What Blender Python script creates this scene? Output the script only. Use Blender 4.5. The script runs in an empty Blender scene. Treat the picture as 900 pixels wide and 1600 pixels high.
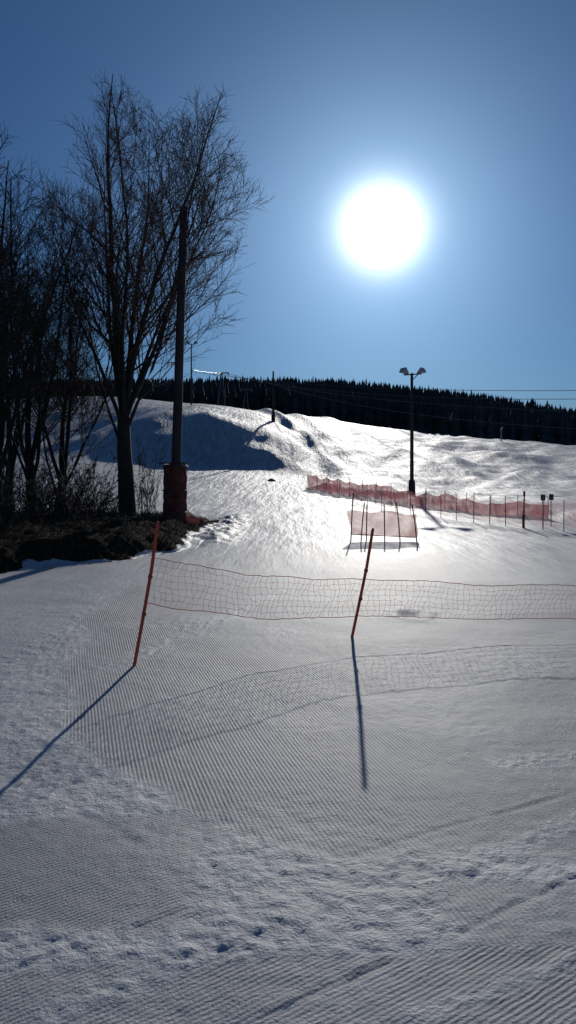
import bpy, math, random
import numpy as np
from mathutils import Vector, Matrix
from mathutils import noise as mn
random.seed(7)
S=bpy.context.scene
F=1250.0; HC=1.7; HY=744.0
COL=S.collection
# ------------------------------------------------------------------ noise
_rng=np.random.RandomState(3)
_L=_rng.rand(256,256)
def vnoise(x,y,off=0):
    x=np.asarray(x,float)+off*17.3; y=np.asarray(y,float)+off*9.1
    xi=np.floor(x).astype(int); yi=np.floor(y).astype(int)
    fx=x-xi; fy=y-yi
    fx=fx*fx*(3-2*fx); fy=fy*fy*(3-2*fy)
    a=_L[xi%256,yi%256]; b=_L[(xi+1)%256,yi%256]; c=_L[xi%256,(yi+1)%256]; d=_L[(xi+1)%256,(yi+1)%256]
    return ((a*(1-fx)+b*fx)*(1-fy)+(c*(1-fx)+d*fx)*fy)*2-1
def fbm(x,y,o=3,off=0):
    x=np.asarray(x,float); y=np.asarray(y,float)
    ca,sa=math.cos(.6),math.sin(.6)
    r=0; a=1
    for i in range(o):
        r=r+a*vnoise(x,y,off+i); a*=.5
        x,y=(x*ca-y*sa)*2.03,(x*sa+y*ca)*2.03
    return r
def sst(a,b,x):
    t=np.clip((np.asarray(x,float)-a)/(b-a),0,1); return t*t*(3-2*t)
# ------------------------------------------------------------------ terrain profile (survey table: bearing x distance)
DY=[1,12,25,40,55,79,91,110,150,200,300,450,650,1000]
T={ -800:[0,921,826,780,755,718,700,672,640,636,652,625,612,610],
  -100:[0,921,826,780,755,718,700,672,632,630,650,622,610,610],
  90:[0,921,826,780,752,716,692,660,620,622,645,620,610,610],
  150:[0,921,826,780,752,718,672,648,619,620,645,620,610,610],
  215:[0,921,828,782,755,721,662,640,622,622,645,620,610,610],
  270:[0,921,829,785,758,724,650,636,629,634,655,622,610,610],
  330:[0,921,829,787,760,727,645,636,631,636,655,622,610,610],
  390:[0,921,829,788,762,733,653,644,640,644,655,625,610,610],
  430:[0,921,829,789,765,739,672,660,646,650,655,628,610,611],
  465:[0,921,829,790,766,743,697,683,652,648,658,630,611,613],
  505:[0,921,829,791,767,743,722,700,660,652,660,634,611,613],
  560:[0,921,829,792,768,742,730,712,678,663,668,640,613,615],
  640:[0,921,829,794,768,745,736,722,692,674,678,650,620,622],
  760:[0,921,829,796,775,750,741,727,700,687,690,665,632,634],
  900:[0,921,829,796,776,752,743,730,707,696,700,680,656,658],
  1100:[0,921,829,796,776,752,743,730,710,700,702,690,670,672],
  2100:[0,921,829,796,776,752,743,730,710,700,702,690,670,672]}
pxs=sorted(T); 
NU,NV=700,600
uu=np.linspace(-1.0,1.3,NU); vv=np.linspace(math.log(1),math.log(1000),NV)
Z=np.zeros((len(pxs),NV))
for i,p in enumerate(pxs):
    zz=[HC-(yy-HY)/F*d for yy,d in zip(T[p],DY)]
    zz[0]=0
    Z[i]=np.interp(np.exp(vv),DY,zz)
ZT=np.zeros((NU,NV))
upx=np.array([(p-450)/F for p in pxs])
for j in range(NV): ZT[:,j]=np.interp(uu,upx,Z[:,j])
def blur(A,s,ax):
    r=int(s*3); k=np.exp(-np.arange(-r,r+1)**2/(2*s*s)); k/=k.sum()
    pad=[(0,0),(0,0)]; pad[ax]=(r,r)
    P=np.pad(A,pad,mode='edge'); return np.apply_along_axis(lambda m:np.convolve(m,k,'valid'),ax,P)
ZT=blur(blur(ZT,5,0),2.6,1)
def xl(Y): return np.interp(Y,[2,3.5,3.57,4.04,5.23,6.3,9.84,13.6,20,60],[3,.9,.14,-.485,-1.34,-1.77,-2.5,-2.3,-1.5,-1.5])
FX=[-14,-5.2,-3.5,-2.2,-1.6]; FY=[12.8,14.3,16.4,19.2,30]
def earth_mask(X,Y):
    n=fbm(X*.9,Y*.9,3,5)*.45
    front=np.interp(X,FX,FY)
    return sst(-.15,.25,Y-front+n+.35)*sst(-.2,.3,28.5-Y+n*2)*sst(-.1,.35,(-2.3-X)+n*.6)
def bank(X,Y):
    front=np.interp(X,FX,FY)
    return .50*sst(-.5,1.1,Y-front)*sst(0,8,31-Y)*sst(-.3,1.6,-2.2-X)
def segd(X,Y,x0,y0,x1,y1):
    L=math.hypot(x1-x0,y1-y0); tx,ty=(x1-x0)/L,(y1-y0)/L
    t=((X-x0)*tx+(Y-y0)*ty)/L; d=(X-x0)*(-ty)+(Y-y0)*tx
    return d,t
def gz(X,Y,detail=True):
    X=np.asarray(X,float); Y=np.asarray(Y,float)
    Yc=np.clip(Y,1.0,999)
    # irregular bearing/distance warp so the knoll outline is not geometric
    wv=.045*fbm(X*.09,Y*.05,3,12)*sst(60,75,Y)*sst(0,10,130-Y)
    u=np.clip(X/Yc+.012*fbm(X*.1,Y*.06,2,17)*sst(60,75,Y)*sst(0,10,130-Y),-.999,1.299); v=np.clip(np.log(Yc)+wv*.7,0,vv[-1]-1e-6)
    fu=(u+1)/2.3*(NU-1); fv=v/vv[-1]*(NV-1)
    iu=np.clip(fu.astype(int),0,NU-2); iv=np.clip(fv.astype(int),0,NV-2)
    a=fu-iu; b=fv-iv
    z=(ZT[iu,iv]*(1-a)+ZT[iu+1,iv]*a)*(1-b)+(ZT[iu,iv+1]*(1-a)+ZT[iu+1,iv+1]*a)*b
    z=z*sst(8,13,Y)
    z=z+bank(X,Y)
    e=earth_mask(X,Y)
    z=z+e*(.10*fbm(X*1.5,Y*1.5,4,2))
    rim=np.exp(-((X+2.0)/.5)**2)*sst(19,21,Y)*sst(0,5,33-Y)
    z=z+rim*(.14+.09*fbm(X*2.5,Y*2.5,3,8))
    f1=sst(30,70,Y)*sst(0,60,320-Y)
    along=X*.35+Y; acr=X-Y*.35
    r=sst(.02,.12,X/Yc-.02)
    z=z+f1*(.10+.9*r)*(.42*fbm(acr*.13,along*.04,3,4)+.10*fbm(acr*.5,along*.12,3,14))
    z=z+f1*.03*fbm(X*.5,Y*.3,3,21)
    z=z+.8*fbm(X*.22,Y*.05,2,9)*sst(82,90,Y)*sst(0,12,104-Y)*sst(0,.03,.01-X/Yc)
    for px0,d0,px1,d1,h,w in [(545,72,425,150,.9,1.2),(600,70,470,165,.6,1.8),(690,80,520,190,.7,2.0),(760,70,620,190,.5,2.0)]:
        x0=(px0-450)/F*d0; x1=(px1-450)/F*d1
        t=np.clip((Y-d0)/(d1-d0),-.1,1.1); cx=x0+(x1-x0)*t+1.5*np.sin(t*4)
        z=z+h*np.exp(-((X-cx)/w)**2)*sst(d0-8,d0+10,Y)*sst(0,20,d1+15-Y)
    for px0,d0,wx,wy,h in [(655,112,9,5,1.7),(820,95,8,4,.8),(740,135,12,6,1.2),(850,78,6,3,.5)]:
        cx=(px0-450)/F*d0; dx=(X-cx)/wx; dy=(Y-d0)/wy
        z=z-h*np.tanh(dy*-2.2)*-.5*np.exp(-dx*dx-(dy*.45)**2)
    ax,ay,bx,by=1.3,58,10.5,29
    L=math.hypot(bx-ax,by-ay); tx,ty=(bx-ax)/L,(by-ay)/L
    s=(X-ax)*tx+(Y-ay)*ty; dn=(X-ax)*(-ty)+(Y-ay)*tx
    z=z+(.38+.22*vnoise(s*.6,dn*.3,3))*np.exp(-((dn-.9)/.8)**2)*sst(-1,2,s)*sst(0,3,L+6-s)
    z=z+sst(9,20,Y)*(1-e)*.03*fbm(X*.5,Y*.25,3,31)
    if detail:
        k=np.where((Y<17)&(Y>2)&(np.abs(X)<8.5))[0]
        x=X[k]; y=Y[k]; d=np.zeros(len(k))
        near=sst(0,8,17-y)
        rough=np.clip(1-groom(x,y),0,1)
        d+=near*(.0015+.004*rough)*fbm(x*15,y*15,3,41)+near*rough*.007*np.maximum(fbm(x*38,y*38,2,44)-.15,0)
        d+=near*.009*fbm(x*1.3,y*1.3,2,51)
        for (x0,y0,x1,y1,w) in CHURN:
            dd,t=segd(x,y,x0,y0,x1,y1)
            m=sst(0,w,w-np.abs(dd)+.04*vnoise(x*5,y*5,3))*sst(0,.1,t)*sst(0,.1,1-t)
            d+=m*.008*np.clip(fbm(x*36,y*36,2,61),-.15,.9)
        for (x0,y0,x1,y1,w,dp) in TRACK:
            dd,t=segd(x,y,x0,y0,x1,y1); dd=dd+.015*vnoise(t*6,t*0,4)
            m=sst(0,.15,t)*sst(0,.12,1-t)*(.6+.5*vnoise(t*14,t*0,7))
            d+=m*(-dp*np.exp(-(dd/w)**2)+dp*.5*np.exp(-((dd-w*1.9)/w)**2)*(1+.8*vnoise(x*25,y*25,2)))
        q=np.hypot(x-1.51,(y-9.85)*.6)*(1+.25*vnoise(x*9,y*9,6))
        d+=-.045*np.exp(-(q/.12)**2)+.015*np.exp(-((q-.22)/.07)**2)
        z[k]+=d
    return z
def gp(px,y): 
    Y=2125/(y-744.); return (px-450)/F*Y,Y
TRACK=[]
for a,b,w,dp in [((480,1350),(930,1228),.014,.006),((680,1475),(930,1355),.014,.008),((-30,1530),(335,1408),.014,.006),((370,1606),(640,1488),.016,.008),
      ((100,1250),(250,1340),.03,.004),((230,930),(420,905),.05,.004)]:
    TRACK.append((*gp(*a),*gp(*b),w,dp))
CHURN=[]
for a,b,w in [((60,1590),(470,1440),.12),((600,1400),(930,1270),.13),((640,1590),(940,1490),.07),((770,1195),(930,1180),.22)]:
    CHURN.append((*gp(*a),*gp(*b),w))
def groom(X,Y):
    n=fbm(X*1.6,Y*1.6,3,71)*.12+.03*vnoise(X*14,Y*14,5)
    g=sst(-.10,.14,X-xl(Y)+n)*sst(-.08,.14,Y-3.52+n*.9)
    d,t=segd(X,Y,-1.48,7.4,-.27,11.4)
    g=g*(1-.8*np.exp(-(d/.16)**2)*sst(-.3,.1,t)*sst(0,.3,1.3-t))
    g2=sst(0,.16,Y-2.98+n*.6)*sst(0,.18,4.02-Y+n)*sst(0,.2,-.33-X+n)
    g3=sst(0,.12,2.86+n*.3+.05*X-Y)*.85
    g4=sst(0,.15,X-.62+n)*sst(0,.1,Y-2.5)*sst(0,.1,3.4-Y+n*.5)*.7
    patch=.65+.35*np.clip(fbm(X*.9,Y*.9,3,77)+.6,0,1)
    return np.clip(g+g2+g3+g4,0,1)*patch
def groomdir(X,Y):
    return np.where((Y<3.5)&(X<.6)|(Y<2.9),1.0,np.where((Y<4.1)&(X<-.3)&(X<xl(Y)),1.0,0.0))
def G(x,y): return float(gz(np.array([x]),np.array([y]),False)[0])
def spot(px,d):
    x=(px-450)/F*d; return x,d,G(x,d)
# ------------------------------------------------------------------ helpers
def newmat(name):
    m=bpy.data.materials.new(name); m.use_nodes=True
    nt=m.node_tree; return m,nt,nt.nodes['Principled BSDF']
def simple(name,c,rough=.7,var=.25,scale=6,metal=0,bump=.2,spec=.3):
    m,nt,b=newmat(name)
    tc=nt.nodes.new('ShaderNodeTexCoord'); n=nt.nodes.new('ShaderNodeTexNoise'); n.inputs['Scale'].default_value=scale; n.inputs['Detail'].default_value=4
    nt.links.new(tc.outputs['Object'],n.inputs['Vector'])
    r=nt.nodes.new('ShaderNodeValToRGB'); r.color_ramp.elements[0].position=.3; r.color_ramp.elements[1].position=.7
    r.color_ramp.elements[0].color=(*[k*(1-var) for k in c],1); r.color_ramp.elements[1].color=(*[min(1,k*(1+var)) for k in c],1)
    nt.links.new(n.outputs['Fac'],r.inputs[0]); nt.links.new(r.outputs[0],b.inputs['Base Color'])
    b.inputs['Roughness'].default_value=rough; b.inputs['Metallic'].default_value=metal; b.inputs['Specular IOR Level'].default_value=spec
    if bump>0:
        bp=nt.nodes.new('ShaderNodeBump'); bp.inputs['Strength'].default_value=bump; bp.inputs['Distance'].default_value=.02
        nt.links.new(n.outputs['Fac'],bp.inputs['Height']); nt.links.new(bp.outputs[0],b.inputs['Normal'])
    return m
def netmat(name,c,alpha,tf=.6):
    m,nt,b=newmat(name)
    b.inputs['Base Color'].default_value=(*c,1); b.inputs['Roughness'].default_value=.6
    tl=nt.nodes.new('ShaderNodeBsdfTranslucent'); tl.inputs[0].default_value=(*c,1)
    mx=nt.nodes.new('ShaderNodeMixShader'); mx.inputs[0].default_value=tf
    nt.links.new(b.outputs[0],mx.inputs[1]); nt.links.new(tl.outputs[0],mx.inputs[2])
    out=nt.nodes['Material Output']
    if alpha<1:
        tr=nt.nodes.new('ShaderNodeBsdfTransparent'); m2=nt.nodes.new('ShaderNodeMixShader')
        tc=nt.nodes.new('ShaderNodeTexCoord'); n=nt.nodes.new('ShaderNodeTexNoise'); n.inputs['Scale'].default_value=2.2
        nt.links.new(tc.outputs['Object'],n.inputs['Vector'])
        mr=nt.nodes.new('ShaderNodeMapRange'); mr.inputs[1].default_value=.3; mr.inputs[2].default_value=.7; mr.inputs[3].default_value=alpha-.15; mr.inputs[4].default_value=min(1,alpha+.15)
        nt.links.new(n.outputs['Fac'],mr.inputs[0]); nt.links.new(mr.outputs[0],m2.inputs[0])
        nt.links.new(tr.outputs[0],m2.inputs[1]); nt.links.new(mx.outputs[0],m2.inputs[2]); nt.links.new(m2.outputs[0],out.inputs[0])
    else: nt.links.new(mx.outputs[0],out.inputs[0])
    return m
class MB:
    def __init__(s): s.v=[]; s.f=[]
    def tube(s,pts,rad,k=4,cap=True):
        n=len(pts); base=len(s.v)
        for i in range(n):
            p=Vector(pts[i]); a=Vector(pts[min(i+1,n-1)])-Vector(pts[max(i-1,0)])
            if a.length<1e-9: a=Vector((0,0,1))
            a.normalize()
            up=Vector((0,0,1)) if abs(a.z)<.9 else Vector((1,0,0))
            e1=a.cross(up).normalized(); e2=a.cross(e1)
            r=rad[i] if hasattr(rad,'__len__') else rad
            for j in range(k):
                t=2*math.pi*j/k
                s.v.append(tuple(p+e1*(r*math.cos(t))+e2*(r*math.sin(t))))
        for i in range(n-1):
            for j in range(k):
                a=base+i*k+j; b=base+i*k+(j+1)%k
                s.f.append((a,b,b+k,a+k))
        if cap and k>2:
            s.f.append(tuple(base+j for j in range(k))[::-1]); s.f.append(tuple(base+(n-1)*k+j for j in range(k)))
    def box(s,c,sz,rot=0,tilt=0):
        b=len(s.v)
        M=Matrix.Rotation(rot,3,'Z')@Matrix.Rotation(tilt,3,'X')
        for dx in(-.5,.5):
            for dy in(-.5,.5):
                for dz in(-.5,.5): s.v.append(tuple(Vector(c)+M@Vector((dx*sz[0],dy*sz[1],dz*sz[2]))))
        for f in[(0,1,3,2),(4,6,7,5),(0,4,5,1),(2,3,7,6),(0,2,6,4),(1,5,7,3)]: s.f.append(tuple(b+i for i in f))
    def obj(s,name,mat,parent=None,loc=(0,0,0),smooth=True,**kw):
        me=bpy.data.meshes.new(name); me.from_pydata(s.v,[],s.f); me.update()
        if smooth: me.polygons.foreach_set('use_smooth',[True]*len(me.polygons))
        me.materials.append(mat)
        o=bpy.data.objects.new(name,me); o.location=loc; COL.objects.link(o)
        if parent: o.parent=parent
        for k,v in kw.items(): o[k]=v
        return o
def empty(name,loc,**kw):
    o=bpy.data.objects.new(name,None); o.empty_display_size=.3; o.location=loc; COL.objects.link(o)
    for k,v in kw.items(): o[k]=v
    return o
# ------------------------------------------------------------------ ground sheet
def grow(start,step,rate,end):
    r=[start]; 
    while r[-1]<end: r.append(r[-1]+max(step,rate*abs(r[-1])))
    return r
xp=grow(0,.016,.006,2.6); xp=xp+grow(xp[-1],.016,.021,1400)[1:]
xs=np.array([-a for a in xp[:0:-1]]+xp)
ys=np.array([-60,-30,-15,-8,-4,-2,-1,0,.7,1.3,1.8,2.1,2.3]+grow(2.4,.014,.0058,1300))
Xg,Yg=np.meshgrid(xs,ys)
Xf=Xg.ravel(); Yf=Yg.ravel()
Zf=gz(Xf,Yf,True)
nx,ny=len(xs),len(ys); print('grid',nx,ny)
me=bpy.data.meshes.new('ground')
me.vertices.add(nx*ny); co=np.empty((nx*ny,3),np.float32); co[:,0]=Xf; co[:,1]=Yf; co[:,2]=Zf
me.vertices.foreach_set('co',co.ravel())
i=np.arange((ny-1)*(nx-1)); r=i//(nx-1); c=i%(nx-1); a=r*nx+c
q=np.stack([a,a+1,a+1+nx,a+nx],1).astype(np.int32)
me.loops.add(q.size); me.loops.foreach_set('vertex_index',q.ravel())
me.polygons.add(len(q)); me.polygons.foreach_set('loop_start',np.arange(0,q.size,4,dtype=np.int32))
me.polygons.foreach_set('use_smooth',np.ones(len(q),bool))
me.update(calc_edges=True)
def attr(n,arr):
    at=me.attributes.new(n,'FLOAT','POINT'); at.data.foreach_set('value',np.asarray(arr,np.float32))
gm=groom(Xf,Yf)
for (x0,y0,x1,y1,w) in CHURN:
    d,t=segd(Xf,Yf,x0,y0,x1,y1); gm=gm*(1-.7*sst(0,w,w-np.abs(d))*((t>0)&(t<1)))
em=earth_mask(Xf,Yf)
forest=sst(255,275,Yf)
attr('groom',gm*sst(0,14,26-Yf)); attr('groomdir',groomdir(Xf,Yf)); attr('earth',np.maximum(em,forest)); attr('near',sst(0,14,22-Yf))
ground=bpy.data.objects.new('ground',me); COL.objects.link(ground); ground['kind']='structure'
ground['label']='groomed snow ski slope with corduroy ridges and bare earth bank'
m,nt,b=newmat('snow'); me.materials.append(m); N=nt.nodes; Lk=nt.links.new
def A(n): x=N.new('ShaderNodeAttribute'); x.attribute_name=n; return x.outputs['Fac']
def mth(op,a,b_=None,c_=None):
    x=N.new('ShaderNodeMath'); x.operation=op
    for k,v in enumerate((a,b_,c_)):
        if v is None: continue
        if isinstance(v,(int,float)): x.inputs[k].default_value=v
        else: Lk(v,x.inputs[k])
    return x.outputs[0]
tc=N.new('ShaderNodeTexCoord'); sp=N.new('ShaderNodeSeparateXYZ'); Lk(tc.outputs['Object'],sp.inputs[0]); PX,PY=sp.outputs[0],sp.outputs[1]
def noise(scale,det=3,rough=.5,vec=None):
    x=N.new('ShaderNodeTexNoise'); x.inputs['Scale'].default_value=scale; x.inputs['Detail'].default_value=det; x.inputs['Roughness'].default_value=rough
    Lk(vec or tc.outputs['Object'],x.inputs['Vector']); return x.outputs['Fac']
nd=noise(.35,0); nd2=noise(9,1)
def ridge(dx,dy,period):
    s=mth('ADD',mth('MULTIPLY',PX,dx),mth('MULTIPLY',PY,dy))
    s=mth('ADD',s,mth('MULTIPLY',nd,.09)); s=mth('ADD',s,mth('MULTIPLY',nd2,.005))
    s=mth('SINE',mth('MULTIPLY',s,2*math.pi/period))
    return mth('ADD',mth('MULTIPLY',s,.5),.5)
rA=ridge(.965,.26,.024); rB=ridge(-.6,.8,.022)
gd=A('groomdir'); gA=mth('MULTIPLY',rA,mth('SUBTRACT',1,gd)); gB=mth('MULTIPLY',rB,gd)
cord=mth('MULTIPLY',mth('ADD',gA,mth('MULTIPLY',gB,.9)),A('groom'))
cord=mth('MULTIPLY',cord,mth('ADD',.25,mth('MULTIPLY',nd2,1.1)))
grain=noise(80,3,.7); clump=noise(24,2,.6); big=noise(.8,3,.55)
h=mth('MULTIPLY',cord,.0030)
h=mth('ADD',h,mth('MULTIPLY',mth('MULTIPLY',grain,.0066),A('near')))
rg=mth('SUBTRACT',1.15,A('groom'))
h=mth('ADD',h,mth('MULTIPLY',mth('MULTIPLY',clump,.009),mth('MULTIPLY',rg,A('near'))))
far=mth('SUBTRACT',1,A('near'))
mp=N.new('ShaderNodeMapping'); mp.inputs['Scale'].default_value=(1.8,.22,1); mp.inputs['Rotation'].default_value=(0,0,.12); Lk(tc.outputs['Object'],mp.inputs[0])
rip=noise(1.0,5,.65,mp.outputs[0])
fm=N.new('ShaderNodeMapRange'); Lk(PY,fm.inputs[0]); fm.inputs[1].default_value=20; fm.inputs[2].default_value=85; fm.inputs[3].default_value=.07; fm.inputs[4].default_value=.26
h=mth('ADD',h,mth('MULTIPLY',mth('MULTIPLY',rip,fm.outputs[0]),far))
er_n=noise(4,5,.7)
h=mth('ADD',h,mth('MULTIPLY',mth('MULTIPLY',er_n,.25),A('earth')))
bp=N.new('ShaderNodeBump'); bp.inputs['Strength'].default_value=1; bp.inputs['Distance'].default_value=1; Lk(h,bp.inputs['Height']); Lk(bp.outputs[0],b.inputs['Normal'])
def mixc(f,c1,c2):
    x=N.new('ShaderNodeMix'); x.data_type='RGBA'
    if isinstance(f,float): x.inputs[0].default_value=f
    else: Lk(f,x.inputs[0])
    for k,v in((6,c1),(7,c2)):
        if isinstance(v,tuple): x.inputs[k].default_value=(*v,1)
        else: Lk(v,x.inputs[k])
    return x.outputs[2]
snow=mixc(A('groom'),(.66,.67,.68),(.44,.45,.46))  # groomed snow darker: backlit shading and ridge self-shadow painted into the base colour
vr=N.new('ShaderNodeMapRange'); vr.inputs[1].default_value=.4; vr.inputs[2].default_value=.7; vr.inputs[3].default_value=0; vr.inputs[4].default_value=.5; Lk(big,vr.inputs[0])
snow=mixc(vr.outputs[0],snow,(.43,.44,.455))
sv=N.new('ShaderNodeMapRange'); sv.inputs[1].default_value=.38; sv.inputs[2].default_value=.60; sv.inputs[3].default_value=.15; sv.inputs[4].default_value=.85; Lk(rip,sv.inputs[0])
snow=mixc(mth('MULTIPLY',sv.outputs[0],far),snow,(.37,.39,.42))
er=N.new('ShaderNodeValToRGB'); er.color_ramp.elements[0].color=(.012,.009,.006,1); er.color_ramp.elements[1].color=(.075,.055,.035,1); Lk(er_n,er.inputs[0])
ee=mth('ADD',A('earth'),mth('MULTIPLY',mth('SUBTRACT',er_n,.5),1.1))
er2=N.new('ShaderNodeMapRange'); er2.inputs[1].default_value=.42; er2.inputs[2].default_value=.52; Lk(ee,er2.inputs[0])
ef=mth('MULTIPLY',er2.outputs[0],mth('GREATER_THAN',A('earth'),.03))
Lk(mixc(ef,snow,er.outputs[0]),b.inputs['Base Color'])
Lk(mth('ADD',.60,mth('MULTIPLY',ef,.35)),b.inputs['Roughness'])
Lk(mth('SUBTRACT',.18,mth('MULTIPLY',ef,.16)),b.inputs['Specular IOR Level'])
# ------------------------------------------------------------------ materials
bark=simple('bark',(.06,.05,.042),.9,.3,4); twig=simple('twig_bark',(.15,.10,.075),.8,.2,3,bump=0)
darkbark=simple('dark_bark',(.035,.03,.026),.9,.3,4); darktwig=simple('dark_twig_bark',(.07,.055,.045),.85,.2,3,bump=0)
woodpole=simple('weathered_pole_wood',(.07,.055,.05),.8,.3,2)
steel=simple('galvanised_steel',(.12,.12,.125),.5,.2,3,metal=.4)
redpad=simple('red_padding',(.17,.045,.032),.75,.5,7,bump=.8)
darkpad=simple('dark_padding',(.07,.035,.03),.8,.3,5)
orange=netmat('orange_plastic',(.60,.15,.09),1,.35)
cordm=netmat('net_cord',(.70,.42,.27),1)
bordm=netmat('net_border_rope',(.70,.30,.18),1)
pink=netmat('pink_net',(.78,.22,.23),.82); pink2=netmat('pale_pink_net',(.80,.42,.40),.30)
lampm=simple('lamp_housing',(.5,.5,.5),.4,.1,5)
signm=simple('sign_board',(.10,.09,.09),.6,.2,5)
cable=simple('cable_steel',(.10,.11,.12),.35,.1,3,metal=.6)
needles=simple('needles',(.050,.055,.055),.9,.5,.05,bump=0)
pb=simple('pole_brown',(.16,.06,.05),.6)
# ------------------------------------------------------------------ bare trees
def tree(name,loc,H,seed,env,stems,mt,mc,label,dens=1.0,trunk_r=.24,split=.18,group=None,lean=0,open_=1.0,tw=1.0,t0=.14):
    R=random.Random(seed); tr=MB(); cr=MB()
    ex,ez,rx,rz=env
    def inside(p): return ((p.x-ex)/rx)**2+((p.y)/rx)**2+((p.z-ez)/rz)**2
    def limb(p,d,L,r0,r1,n,mb,k,wob,lift):
        pts=[tuple(p)]; rad=[r0]; d=d.normalized()
        for i in range(n):
            d=(d+Vector((R.gauss(0,wob),R.gauss(0,wob),R.gauss(0,wob)*.6+lift))).normalized()
            p=p+d*(L/n); pts.append(tuple(p)); rad.append(r0+(r1-r0)*(i+1)/n)
        mb.tube(pts,rad,k,cap=False); return pts,rad
    def child(pts,rad,t):
        f=t*(len(pts)-1); i=min(int(f),len(pts)-2); a=f-i
        p=Vector(pts[i]).lerp(Vector(pts[i+1]),a); d=(Vector(pts[i+1])-Vector(pts[i])).normalized()
        return p,d,rad[i]+(rad[i+1]-rad[i])*a
    def side(d,ang,up):
        az=R.uniform(0,2*math.pi)
        e=d.orthogonal().normalized(); f=d.cross(e)
        s=e*math.cos(az)+f*math.sin(az)
        v=d*math.cos(ang)+s*math.sin(ang); v.z+=up; return v.normalized()
    def fit(p,d,L):
        q=p+d*L
        while L>.25 and inside(q)>1.0+R.uniform(-.12,.08): L*=.8; q=p+d*L
        return L
    tp,trr=limb(Vector((0,0,-.25)),Vector((lean,0,1)),H*split+.25,trunk_r*1.25,trunk_r*.8,6,tr,10,.03,0)
    mains=[]
    for (dx,dy,fr,rr,hh) in stems:
        p0,d0,_=child(tp,trr,hh)
        dd=Vector((dx,dy,1)).normalized(); L=H*fr
        while inside(p0+dd*L*.97)>1 and L>2: L*=.96
        mains.append(limb(p0,dd,L,trunk_r*rr,.012,14,tr,7,.055,.03))
    for pts,rad in mains:
        n1=int(17*dens)
        for a in range(n1):
            t=t0+(.98-t0)*(a+R.random())/n1
            p,d,r=child(pts,rad,t)
            dd=side(d,R.uniform(.55,1.05)*open_,.18); L=fit(p,dd,H*.27*(1.15-t*.7)*R.uniform(.7,1.25))
            p1,r1=limb(p,dd,L,max(.011,r*.45),.006,6,tr if r>.06 else cr,4,.10,.06)
            n2=int(9*dens*min(1,L/1.5)+2)
            for b_ in range(n2):
                t2=.15+.85*(b_+R.random())/n2
                p,d,r=child(p1,r1,t2); dd=side(d,R.uniform(.45,1.0)*open_,.1); L2=fit(p,dd,max(.35,L*.48*(1.15-t2*.6)*R.uniform(.7,1.3)))
                p2,r2=limb(p,dd,L2,max(.007,r*.6)*tw,.0045*tw,4,cr,3,.12,.05)
                n3=int(6*dens*min(1.2,L2/.7)+1)
                for c_ in range(n3):
                    t3=.2+.8*(c_+R.random())/n3
                    p,d,r=child(p2,r2,t3); dd=side(d,R.uniform(.4,1.0),.08); L3=R.uniform(.2,.5)
                    limb(p,dd,L3,.006*tw,.0035*tw,2,cr,3,.15,.05)
    e=empty(name,loc,label=label,category='tree')
    if group: e['group']=group
    tr.obj('trunk',mt,e); cr.obj('crown',mc,e)
    return e
x,y,z=spot(200,25.5)
tree('bare_tree',(x,y,z),13.8,11,(.95,8.5,3.85,5.3),
  [(-.03,0,.82,.6,1.0),(-.24,.1,.76,.42,.95),(.16,-.1,.80,.45,1.0),(.36,.12,.74,.36,.92),(-.40,-.2,.64,.3,.85),(.08,.3,.74,.4,.98),(.05,-.3,.70,.34,.95),(.55,-.15,.60,.25,.8),(-.5,.2,.45,.2,.65),(.26,.3,.66,.28,.9)],
  bark,twig,'tall leafless deciduous tree with branching stems on bare bank',dens=1.1,trunk_r=.24,split=.24)
GT='dense leafless trees on the bare bank'
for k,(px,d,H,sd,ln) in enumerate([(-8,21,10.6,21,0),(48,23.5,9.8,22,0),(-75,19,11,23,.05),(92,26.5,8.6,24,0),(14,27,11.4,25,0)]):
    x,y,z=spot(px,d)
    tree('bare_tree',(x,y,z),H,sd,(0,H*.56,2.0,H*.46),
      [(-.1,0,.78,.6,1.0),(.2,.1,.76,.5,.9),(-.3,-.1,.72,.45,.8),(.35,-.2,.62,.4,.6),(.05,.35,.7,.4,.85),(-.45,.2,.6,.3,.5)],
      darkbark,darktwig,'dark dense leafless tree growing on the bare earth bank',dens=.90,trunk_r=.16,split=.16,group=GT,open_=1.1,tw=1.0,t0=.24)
def shrub(seed,H):
    R=random.Random(seed); mb=MB()
    for i in range(26):
        az=R.uniform(0,6.28); lean=R.uniform(.1,1.1); p=Vector((R.uniform(-.3,.3),R.uniform(-.3,.3),-.1)); d=Vector((math.cos(az)*lean,math.sin(az)*lean,1)).normalized()
        L=H*R.uniform(.5,1.15); pts=[tuple(p)]; q=p
        for k in range(5):
            d=(d+Vector((R.gauss(0,.14),R.gauss(0,.14),-.03))).normalized(); q=q+d*L/5; pts.append(tuple(q))
        mb.tube(pts,[.009-.0012*k for k in range(6)],3,False)
        for j in range(8):
            f=R.uniform(.8,4.9); i0=int(f); a=Vector(pts[i0]).lerp(Vector(pts[i0+1]),f-i0)
            dd=(d+Vector((R.gauss(0,.6),R.gauss(0,.6),R.gauss(0,.25)))).normalized(); l=R.uniform(.2,.6)*H*.4
            b1=a+dd*l; mb.tube([tuple(a),tuple(a+dd*l*.5+Vector((0,0,.02))),tuple(b1)],[.0045,.004,.003],3,False)
            for q_ in range(2):
                e=(dd+Vector((R.gauss(0,.6),R.gauss(0,.6),R.gauss(0,.4)))).normalized()
                mb.tube([tuple(a+dd*l*.5),tuple(a+dd*l*.5+e*l*.5)],[.004,.0025],3,False)
    return mb
sh=[shrub(s,1.0) for s in (1,2,3)]
shm=[]
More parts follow.
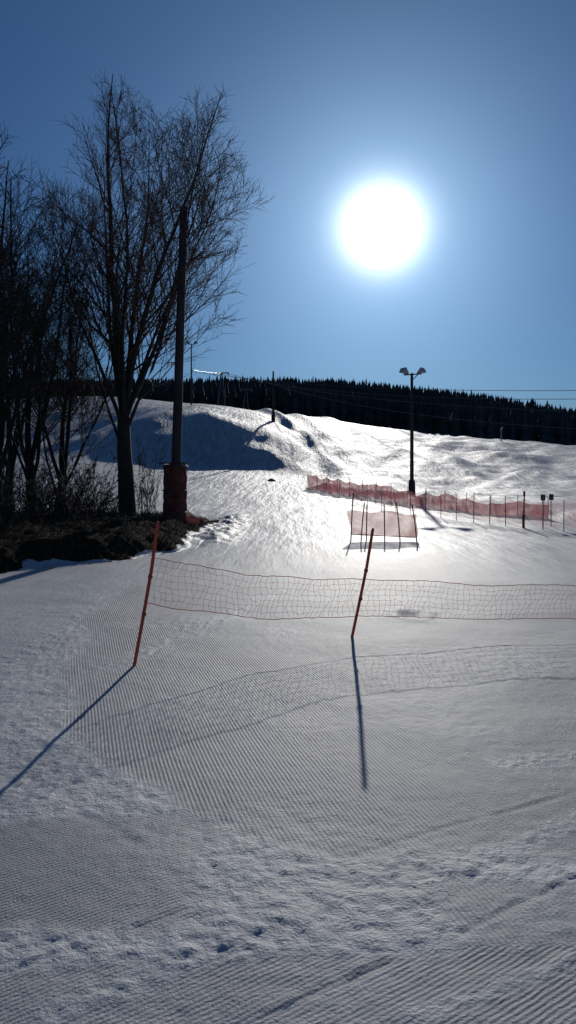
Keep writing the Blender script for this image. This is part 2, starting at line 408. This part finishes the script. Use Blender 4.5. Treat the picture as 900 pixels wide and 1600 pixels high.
for k,(px,d,h) in enumerate([(15,19,1.5),(60,20.5,1.3),(100,22,1.7),(135,24,1.6),(165,25.5,1.3),(-15,17.5,1.6),(40,24,2.0),(88,26,2.2),(228,25,2.6),(180,24,.8),(120,20.5,.9),(10,22,2.2),(140,26,2.3)]):
    x,y,z=spot(px,d)
    if k<3:
        o=sh[k].obj('bare_shrub',darktwig,None,(x,y,z)); shm.append(o)
    else:
        o=shm[k%3].copy(); o.location=(x,y,z); COL.objects.link(o)
    o.scale=(h*(.9 if px!=228 else .35),h*(.9 if px!=228 else .35),h); o.rotation_euler=(0,0,k*1.7)
    o['label']='leafless brown twiggy shrub growing on bare earth bank'; o['category']='shrub'; o['group']='leafless shrubs on the earth bank'
R=random.Random(5); mb=MB()
gx=np.random.RandomState(6); GX=gx.uniform(-13,-2.1,14000); GY=gx.uniform(13.5,28,14000); ok=earth_mask(GX,GY)>.5; GX=GX[ok]; GY=GY[ok]; GZ=gz(GX,GY,False)
for X,Y,zz in zip(GX,GY,GZ):
    h=R.uniform(.05,.22); a=R.uniform(0,6.28); b0=len(mb.v)
    dx,dy=math.cos(a)*.012,math.sin(a)*.012; lx,ly=R.gauss(0,.08),R.gauss(0,.08)
    mb.v+=[(X-dx,Y-dy,zz-.02),(X+dx,Y+dy,zz-.02),(X+lx,Y+ly,zz+h)]; mb.f.append((b0,b0+1,b0+2))
mb.obj('dry_grass',simple('dry_grass',(.10,.07,.042),.9,.3,3,bump=0),None,smooth=False,kind='stuff')
# ------------------------------------------------------------------ utility pole with padding
x,y,z=spot(272,24.0)
e=empty('utility_pole',(x,y,z),label='tall wooden utility pole with red padding around its base',category='utility pole')
mb=MB(); ptop=Vector((.30,0,9.4))
mb.tube([(0,0,-.3),(.10,0,3),(.2,0,6.4),tuple(ptop)],[.15,.14,.125,.11],14); mb.obj('pole',woodpole,e)
mb=MB(); mb.tube([(.30,-.02,9.1),(.26,-.15,9.25),(.50,-.15,9.32)],.03,6); mb.tube([(.0,-.12,9.22),(.3,-.13,9.28)],.025,6)
mb.obj('crossarm',steel,e,smooth=False)
mb=MB(); k=28; rows=14
for i in range(rows):
    h=i/(rows-1); 
    for j in range(k):
        t=2*math.pi*j/k; rr=.33+.025*math.sin(5*t+2*h)+.03*(1-h)+.012*math.sin(9*h*3+t*2)
        sq=1/max(abs(math.cos(t)),abs(math.sin(t))); rr*=1+.10*(min(sq,1.41)-1)
        mb.v.append((rr*math.cos(t)+.03*h,rr*math.sin(t),-.1+1.78*h+ (.03*math.sin(3*t) if i==rows-1 else 0)))
for i in range(rows-1):
    for j in range(k):
        a=i*k+j; b_=i*k+(j+1)%k; mb.f.append((a,b_,b_+k,a+k))
mb.f.append(tuple((rows-1)*k+j for j in range(k)))
mb.obj('padding',redpad,e)
for h in(.25,.9,1.62):
    mb=MB(); pts=[(.385*math.cos(t/20*6.2832)+.03*h,.385*math.sin(t/20*6.2832),h) for t in range(21)]; mb.tube(pts,.018,4,False)
    mb.obj('strap',signm,e)
mb=MB(); mb.tube([(-.38,-.2,1.66),(-.44,-.1,1.72),(.46,-.1,1.72)],.02,4); mb.obj('hanging_bar',signm,e)
# ------------------------------------------------------------------ lamp posts
def lamp_post(px,d,H,label,heads=True,pad=True,s=1,lean=0):
    x,y,z=spot(px,d)
    e=empty('lamp_post',(x,y,z),label=label,category='lamp post',group='floodlight posts beside the ski slope')
    mb=MB(); mb.tube([(0,0,-.4),(lean*.5,0,H*.5),(lean,0,H)],[.14*s,.12*s,.09*s],10); mb.obj('pole',woodpole,e)
    if heads:
        mb=MB(); mb.tube([(lean-.55,0,H-.12),(lean+.6,0,H-.05)],.045*s,6); mb.tube([(lean,0,H-.5),(lean+.4,0,H-.1)],.03,4); mb.obj('crossarm',steel,e)
        for sx,ti,ro in((-.48,.5,.5),(.62,-.5,-.6)):
            mb=MB(); c=Vector((lean+sx,0,H+.12)); 
            M=Matrix.Rotation(ro,3,'Z')@Matrix.Rotation(ti,3,'Y')
            prof=[(-.22,.10,.08),(-.05,.20,.13),(.12,.30,.20),(.16,.31,.21)]
            for (a,w,hh) in prof:
                for (sy,sz) in((-1,-1),(1,-1),(1,1),(-1,1)):
                    mb.v.append(tuple(c+M@Vector((a*(1 if sx>0 else -1)*1.3,sy*w,sz*hh*.8))))
            for i in range(3):
                for j in range(4): mb.f.append((i*4+j,i*4+(j+1)%4,i*4+4+(j+1)%4,i*4+4+j))
            mb.f.append((3,2,1,0)); mb.f.append((12,13,14,15))
            mb.tube([tuple(c-Vector((0,0,.2))),tuple(c)],.04,5)
            mb.obj('floodlight',lampm,e,smooth=False)
    if pad:
        mb=MB(); mb.tube([(0,0,-.2),(0,0,.25),(0,0,1.0),(0,0,1.05)],[.27,.25,.22,.16],12); mb.obj('padding',darkpad,e)
    return e
lamp_post(643.5,54,8.25,'tall floodlight post with two lamps and padded base on snow')
lamp_post(427,105,6.6,'slim wooden post with dark padded base on snowy ridge',heads=False,s=1.2)
lamp_post(299,125,9.6,'distant floodlight post with twin lamps on snow crest',pad=False)
def lift_tower(px,d,H,label):
    x,y,z=spot(px,d)
    e=empty('lift_tower',(x,y,z),label=label,category='ski lift tower',group='ski lift towers on the slope')
    mb=MB(); mb.tube([(-.7,0,-.5),(-.1,0,H)],[.16,.10],8); mb.tube([(.8,0,-.5),(.1,0,H)],[.16,.10],8); mb.tube([(-.4,0,H*.45),(.45,0,H*.45)],.06,6); mb.obj('frame',steel,e)
    mb=MB(); mb.box((0,0,H),(2.8,.25,.2)); 
    for sx in(-1.3,1.3):
        for k in(-.5,0,.5): mb.tube([(sx-.06,k,H-.28),(sx+.06,k,H-.28)],.13,10)
        mb.box((sx,0,H-.16),(.1,1.3,.10))
    mb.obj('crossarm',steel,e,smooth=False)
lift_tower(346,150,6.2,'steel ski lift tower with crossarm on the snow crest')
lift_tower(384,185,5.0,'steel ski lift tower in front of dark forest')
for k,(a,b_,sag) in enumerate([((300,581,150),(1000,609,80),1.2),((338,583,150),(1000,622,75),1.6),((352,583,150),(1000,645,70),1.5),((415,597,150),(1000,675,70),1.6),((300,578,124),(346,583,150),.1)]):
    P0=Vector(((a[0]-450)/F*a[2],a[2],HC-(a[1]-HY)/F*a[2])); P1=Vector(((b_[0]-450)/F*b_[2],b_[2],HC-(b_[1]-HY)/F*b_[2]))
    pts=[]
    for i in range(31):
        t=i/30; p=P0.lerp(P1,t); p.z-=4*sag*t*(1-t); pts.append(tuple(p))
    mb=MB(); mb.tube(pts,.032,5); mb.obj('overhead_cable',cable,None,label='thin overhead cable strung across the slope in front of forest',category='cable',group='overhead cables above the slope')
# ------------------------------------------------------------------ foreground poles + net
def pole3(base,top,r,name,label,mat,group=None,cat='pole'):
    mb=MB(); B=Vector(base); Tt=Vector(top); d=(Tt-B)
    o0=B-d.normalized()*.12
    bend=Vector((.012,0,0))
    pts=[o0,B,B+d*.33+bend*.6,B+d*.66+bend,B+d*.98,Tt]
    mb.tube([tuple(p) for p in pts],[r*.9,r,r,r,r,r*.6],12)
    for f in(.36,.62): 
        c=B+d*f+bend; mb.tube([tuple(c-d.normalized()*.012),tuple(c+d.normalized()*.012)],r*1.35,10)
    o=mb.obj(name,mat,None,label=label,category=cat)
    if group: o['group']=group
    return o
def pw(px,y,d): return Vector(((px-450)/F*d,d,HC-(y-HY)/F*d))
b1=pw(210,1038,7.2); t1=pw(247,815,7.1); b2=pw(550,995,8.45); t2=pw(583,825,8.1)
b1.z=G(b1.x,b1.y); b2.z=G(b2.x,b2.y)
GP='orange net poles in the snow'
pole3(b1,t1,.0155,'marker_pole','leaning orange plastic pole holding net in snow',orange,GP)
pole3(b2,t2,.0155,'marker_pole','leaning orange plastic pole holding net in snow',orange,GP)
pole3((4.4,8.75,0),(4.6,8.6,1.1),.0155,'marker_pole','leaning orange plastic pole holding net in snow',orange,GP)
def net(A0,A1,B0,B1,sagT,sagB,cell,seed,label):
    R=random.Random(seed); mb=MB(); bd=MB(); L=(B0-A0).length; n=max(4,int(L/cell)); m=7
    g=[]
    for i in range(n+1):
        t=i/n; T_=A0.lerp(B0,t); B_=A1.lerp(B1,t)
        s=4*t*(1-t); T_.z-=sagT*s+.014*math.sin(t*17+seed)*s; B_.z-=sagB*s+.016*math.sin(t*11+seed*2)*s
        col=[]
        for j in range(m+1):
            p=T_.lerp(B_,j/m)
            if 0<i<n: p+=Vector((R.gauss(0,.009)+.02*math.sin(i*.5+j),R.gauss(0,.012)+.03*math.sin(t*9+j*.5),R.gauss(0,.006 if 0<j<m else .002)))
            col.append(p)
        g.append(col)
    for i in range(n+1): mb.tube([tuple(p) for p in g[i]],.0014,3,False)
    for j in range(1,m): mb.tube([tuple(g[i][j]) for i in range(n+1)],.0014,3,False)
    for j in (0,m): bd.tube([tuple(g[i][j]) for i in range(n+1)],.0033,4,False)
    e=empty('safety_net',tuple(A1),label=label,category='net',group='orange safety nets on poles')
    for mm in(mb,bd): mm.v=[(v[0]-A1.x,v[1]-A1.y,v[2]-A1.z) for v in mm.v]
    mb.obj('mesh',cordm,e)
    half=len(bd.v)//2; hf=len(bd.f)//2
    for w_ in(0,1):
        q_=MB(); q_.v=bd.v[w_*half:(w_+1)*half]; q_.f=[tuple(i-w_*half for i in f) for f in bd.f[w_*hf:(w_+1)*hf]]
        q_.obj('border_rope',bordm,e)
n1t=pw(240,872,7.12); n1b=pw(229,942,7.15); n2t=pw(567,905,8.27); n2b=pw(556,962,8.38)
net(n1t,n1b,n2t,n2b,.06,.075,.055,1,'sagging orange mesh net tied between two poles')
net(n2t,n2b,Vector((4.45,8.7,.52)),Vector((4.4,8.75,.10)),.035,.0,.055,2,'orange mesh net stretched low over the snow')
# ------------------------------------------------------------------ pink net panel
bx,by,bz=spot(600,21)
e=empty('net_barrier',(bx,by,bz),label='small pink net barrier on leaning thin poles in snow',category='barrier')
mb=MB(); nn=12; 
for i in range(nn+1):
    for j in range(7):
        t=i/nn; h=j/6
        mb.v.append((-.86+1.74*t+.10*h*-1*(1-t)+.02*math.sin(j),.03*math.sin(t*14)+.12*h,.17-.08*t+(.62+.03*math.sin(t*12.5))*h-.02*math.sin(t*9)))
for i in range(nn):
    for j in range(6):
        a=i*7+j; mb.f.append((a,a+7,a+8,a+1))
mb.obj('net',netmat('faded_pink_net',(.76,.40,.35),.74,.5),e)
mb=MB()
mb.tube([(-.87+1.74*t/12,-.01+.03*math.sin(t/12*14),.17-.08*t/12) for t in range(13)],.011,4); mb.obj('border_cord',orange,e)
for q_ in[(-.88,-.80,1.25),(-.47,-.43,.95),(0.02,.02,.95),(.44,.34,1.0),(.88,.76,.95),(-.62,-.50,1.0)]:
    mb=MB(); mb.tube([(q_[0],.0,-.25),((q_[0]+q_[1])/2,.05,q_[2]*.5),(q_[1],.14,q_[2])],.017,6); mb.obj('leg',pb,e)
# ------------------------------------------------------------------ long fence
fpx=[(497,51),(514,49),(530,47),(553,43.5),(574,41),(596,38.7),(619,36.5),(641,34.8),(665,33.3),(689,31.8),(713,30.5),(740,29.2),(765,28.1),(790,27.2),(818,26.3),(848,25.4),(881,24.6),(918,23.8)]
FP=[]
R=random.Random(9)
for k,(px,d) in enumerate(fpx):
    x,y,z=spot(px,d); FP.append(Vector((x,y,z)))
    lx=R.gauss(0,.06); H=1.05+R.uniform(-.08,.08)
    mb=MB(); r=.014 if px!=818 else .028
    mb.tube([(0,0,-.2),(lx*.4,0,H*.5),(lx,R.gauss(0,.03),H)],[r,r,r*.8],6)
    if px==818: mb.tube([(0,0,-.1),(0,0,.42)],.045,8); mb.tube([(lx,0,H-.02),(lx,0,H+.14)],.035,8)
    o=mb.obj('fence_post',pb,None,(x,y,z),label='thin net post standing in snow' if px!=818 else 'thicker padded net post standing in snow',category='fence post',group='thin posts of the long net fence')
def strip(P,h0,h1,mat,label,seed,w=.0,taper=0):
    mb=MB(); m=5; cols=[]
    for i in range(len(P)-1):
        for k in range(6):
            t=k/6; p=P[i].lerp(P[i+1],t); s=4*t*(1-t)
            cols.append((p,s))
    cols.append((P[-1],0))
    n=len(cols)
    for i,(p,s) in enumerate(cols):
        wob=.05*math.sin(i*.7+seed)+.06*math.sin(i*.23+seed); g0=G(p.x,p.y)
        top=h1*(1-taper*i/n)+.07*math.sin(i*.31+seed)*(1 if taper else .3)
        for j in range(m+1):
            h=h0+(top-h0-.12*s-.04*math.sin(i*.9))*j/m
            mb.v.append((p.x+wob*.5,p.y+wob-w*j/m,g0+h))
    for i in range(len(cols)-1):
        for j in range(m):
            a=i*(m+1)+j; mb.f.append((a,a+m+1,a+m+2,a+1))
    return mb.obj('safety_net',mat,None,label=label,category='net',group='pink nets of the long fence')
strip([p+Vector((0,-.04,0)) for p in FP[3:]],.12,.98,pink2,'pale pink translucent net along thin posts',1)
BP=[]
for k in range(15):
    t=k/14; X=1.35+(9.9-1.35)*t; Y=57+(30.5-57)*t
    BP.append(Vector((X,Y,G(X,Y))))
strip(BP,-.02,1.0,pink,'dense pink safety net sagging along a ploughed snow bank',2,.2,.5)
for k,p in enumerate(BP):
    mb=MB(); mb.tube([(0,0,-.2),(.02,0,1.08-.3*k/14)],.016,5); mb.obj('fence_post',pb,None,tuple(p),label='thin net post standing in snow',category='fence post',group='thin posts of the long net fence')
for px,d in((848,26.5),(861,26.7)):
    x,y,z=spot(px,d); e=empty('sign',(x,y,z),label='small square sign board on thin post beside net fence',category='sign',group='small signs beside the fence')
    mb=MB(); mb.tube([(0,0,-.2),(0,0,1.05)],.016,6); mb.obj('post',pb,e)
    mb=MB(); mb.box((0,-.03,.98),(.15,.02,.2)); mb.obj('board',signm,e,smooth=False)
mb=MB(); x0,y0,_=spot(300,24.3)
for i in range(9):
    for j in range(5):
        X=x0-.45+.11*i+R.gauss(0,.01); Y=y0+.1*j; h=.05+.34*(j/4)*(1-.6*i/8)+R.gauss(0,.03)
        mb.v.append((X,Y,G(X,Y)+h))
for i in range(8):
    for j in range(4): a=i*5+j; mb.f.append((a,a+5,a+6,a+1))
mb.obj('rumpled_net',netmat('red_net',(.50,.15,.13),.75,.45),None,label='rumpled red net lying on snow beside padded pole',category='net')
mb=MB(); x,y,z=spot(424,64)
for i in range(7):
    for j in range(12):
        a=math.pi*.5*i/6; t=j/12*6.283; r=.26*(1+.35*mn.noise(Vector((i*.8,math.cos(t)*1.4,math.sin(t)*1.4))))
        mb.v.append((r*math.cos(a)*math.cos(t)*1.3,r*math.cos(a)*math.sin(t),r*math.sin(a)*.8-.03))
for i in range(6):
    for j in range(12): mb.f.append((i*12+j,i*12+(j+1)%12,i*12+12+(j+1)%12,i*12+12+j))
mb.obj('rock',signm,None,(x,y,z),smooth=False,label='small dark rock poking out of the snow',category='rock')
x,y,z=spot(783,180)
e=empty('snow_gun',(x,y,z),label='pale snowmaking lance standing on the far slope',category='snow gun')
mb=MB(); mb.tube([(0,0,-.3),(0,0,2.6)],[.16,.12],8); mb.obj('mast',lampm,e)
mb=MB(); mb.tube([(0,.3,2.5),(0,-.9,3.1),(0,-1.2,3.2)],[.14,.2,.16],10); mb.obj('nozzle',lampm,e)
# ------------------------------------------------------------------ far forest (stuff)
R=random.Random(2); mb=MB(); cnt=0
ridge_px=[-400,230,450,560,640,760,900,1300]; ridge_y=[590,590,588,592,600,613,637,655]
rr=np.random.RandomState(4); N_=14000
U=rr.uniform(-.62,.52,N_); D=rr.uniform(265,700,N_); ZZ=gz(U*D,D,False); HH=rr.uniform(7,14,N_)
for u,d,zg,h in zip(U,D,ZZ,HH):
    px=450+u*F; ty=HY-(zg+h-HC)/d*F; ry=np.interp(px,ridge_px,ridge_y)
    if ty<ry-rr.exponential(1.6)+1.5: continue
    if cnt>8500: break
    X=u*d; w=h*R.uniform(.13,.22); k=5; L=3
    ph=R.random()*6
    for l in range(L):
        z0=zg+h*(.02+.30*l); z1=zg+h*min(1,.50+.26*l); ww=w*(1-.27*l)
        b0=len(mb.v)
        for j in range(k):
            t=ph+l+j/k*6.283; rj=ww*R.uniform(.75,1.15); mb.v.append((X+rj*math.cos(t),d+rj*math.sin(t),z0+R.uniform(-.3,.3)))
        mb.v.append((X,d,z1))
        for j in range(k): mb.f.append((b0+j,b0+(j+1)%k,b0+k))
    cnt+=1
mb.obj('forest',needles,None,smooth=False,kind='stuff',label='dark conifer forest covering the hill beyond the slope')
print('forest',cnt)
# ------------------------------------------------------------------ light, world, camera
SD=Vector(((597-450)/F,1,(HY-355)/F)).normalized()
el=math.asin(SD.z); az=math.atan2(SD.x,SD.y)
sl=bpy.data.lights.new('sun','SUN'); sl.energy=2.1; sl.angle=math.radians(.53); sl.color=(1,.955,.89)
so=bpy.data.objects.new('sun',sl); so.rotation_euler=(-SD).to_track_quat('-Z','Y').to_euler(); so.location=(0,0,30); COL.objects.link(so)
w=bpy.data.worlds.new('World'); S.world=w; w.use_nodes=True; nt=w.node_tree; N=nt.nodes; Lk=nt.links.new
bg=N['Background']; sky=N.new('ShaderNodeTexSky'); sky.sky_type='NISHITA'; sky.sun_disc=False; sky.sun_elevation=el; sky.sun_rotation=az
sky.air_density=1; sky.dust_density=.2; sky.ozone_density=2.5; sky.altitude=400
tc=N.new('ShaderNodeTexCoord'); nv=N.new('ShaderNodeVectorMath'); nv.operation='NORMALIZE'; Lk(tc.outputs['Generated'],nv.inputs[0])
dp=N.new('ShaderNodeVectorMath'); dp.operation='DOT_PRODUCT'; Lk(nv.outputs[0],dp.inputs[0]); dp.inputs[1].default_value=SD
ang=mth('MULTIPLY',mth('ARCCOSINE',mth('MINIMUM',dp.outputs['Value'],.999999)),180/math.pi)
def ex(s,p=1): 
    a=mth('DIVIDE',ang,s)
    if p!=1: a=mth('POWER',a,p)
    return mth('EXPONENT',mth('MULTIPLY',a,-1))
def scol(c,f):
    x=N.new('ShaderNodeVectorMath'); x.operation='SCALE'; x.inputs[0].default_value=c; Lk(f,x.inputs['Scale']); return x.outputs[0]
def vadd(a,b_):
    x=N.new('ShaderNodeVectorMath'); x.operation='ADD'; Lk(a,x.inputs[0]); Lk(b_,x.inputs[1]); return x.outputs[0]
st=N.new('ShaderNodeVectorMath'); st.operation='MULTIPLY'; Lk(sky.outputs[0],st.inputs[0]); st.inputs[1].default_value=(.0135,.0235,.037)
tot=vadd(st.outputs[0],scol((3.2,3.2,3.2),ex(2.0,1.8)))
tot=vadd(tot,scol((.50,.70,.86),ex(4.8)))
tot=vadd(tot,scol((.08,.155,.25),ex(13)))
Lk(tot,bg.inputs[0]); bg.inputs[1].default_value=1.0
cam=bpy.data.cameras.new('camera'); co_=bpy.data.objects.new('camera',cam); COL.objects.link(co_)
co_.location=(0,0,HC); co_.rotation_euler=(math.radians(90),0,0)
cam.sensor_fit='VERTICAL'; cam.sensor_height=36; cam.lens=F/1600*36; cam.shift_y=-56/1600; cam.clip_end=5000; cam.clip_start=.05
S.camera=co_
S.view_settings.view_transform='Standard'; S.view_settings.look='None'; S.view_settings.exposure=0
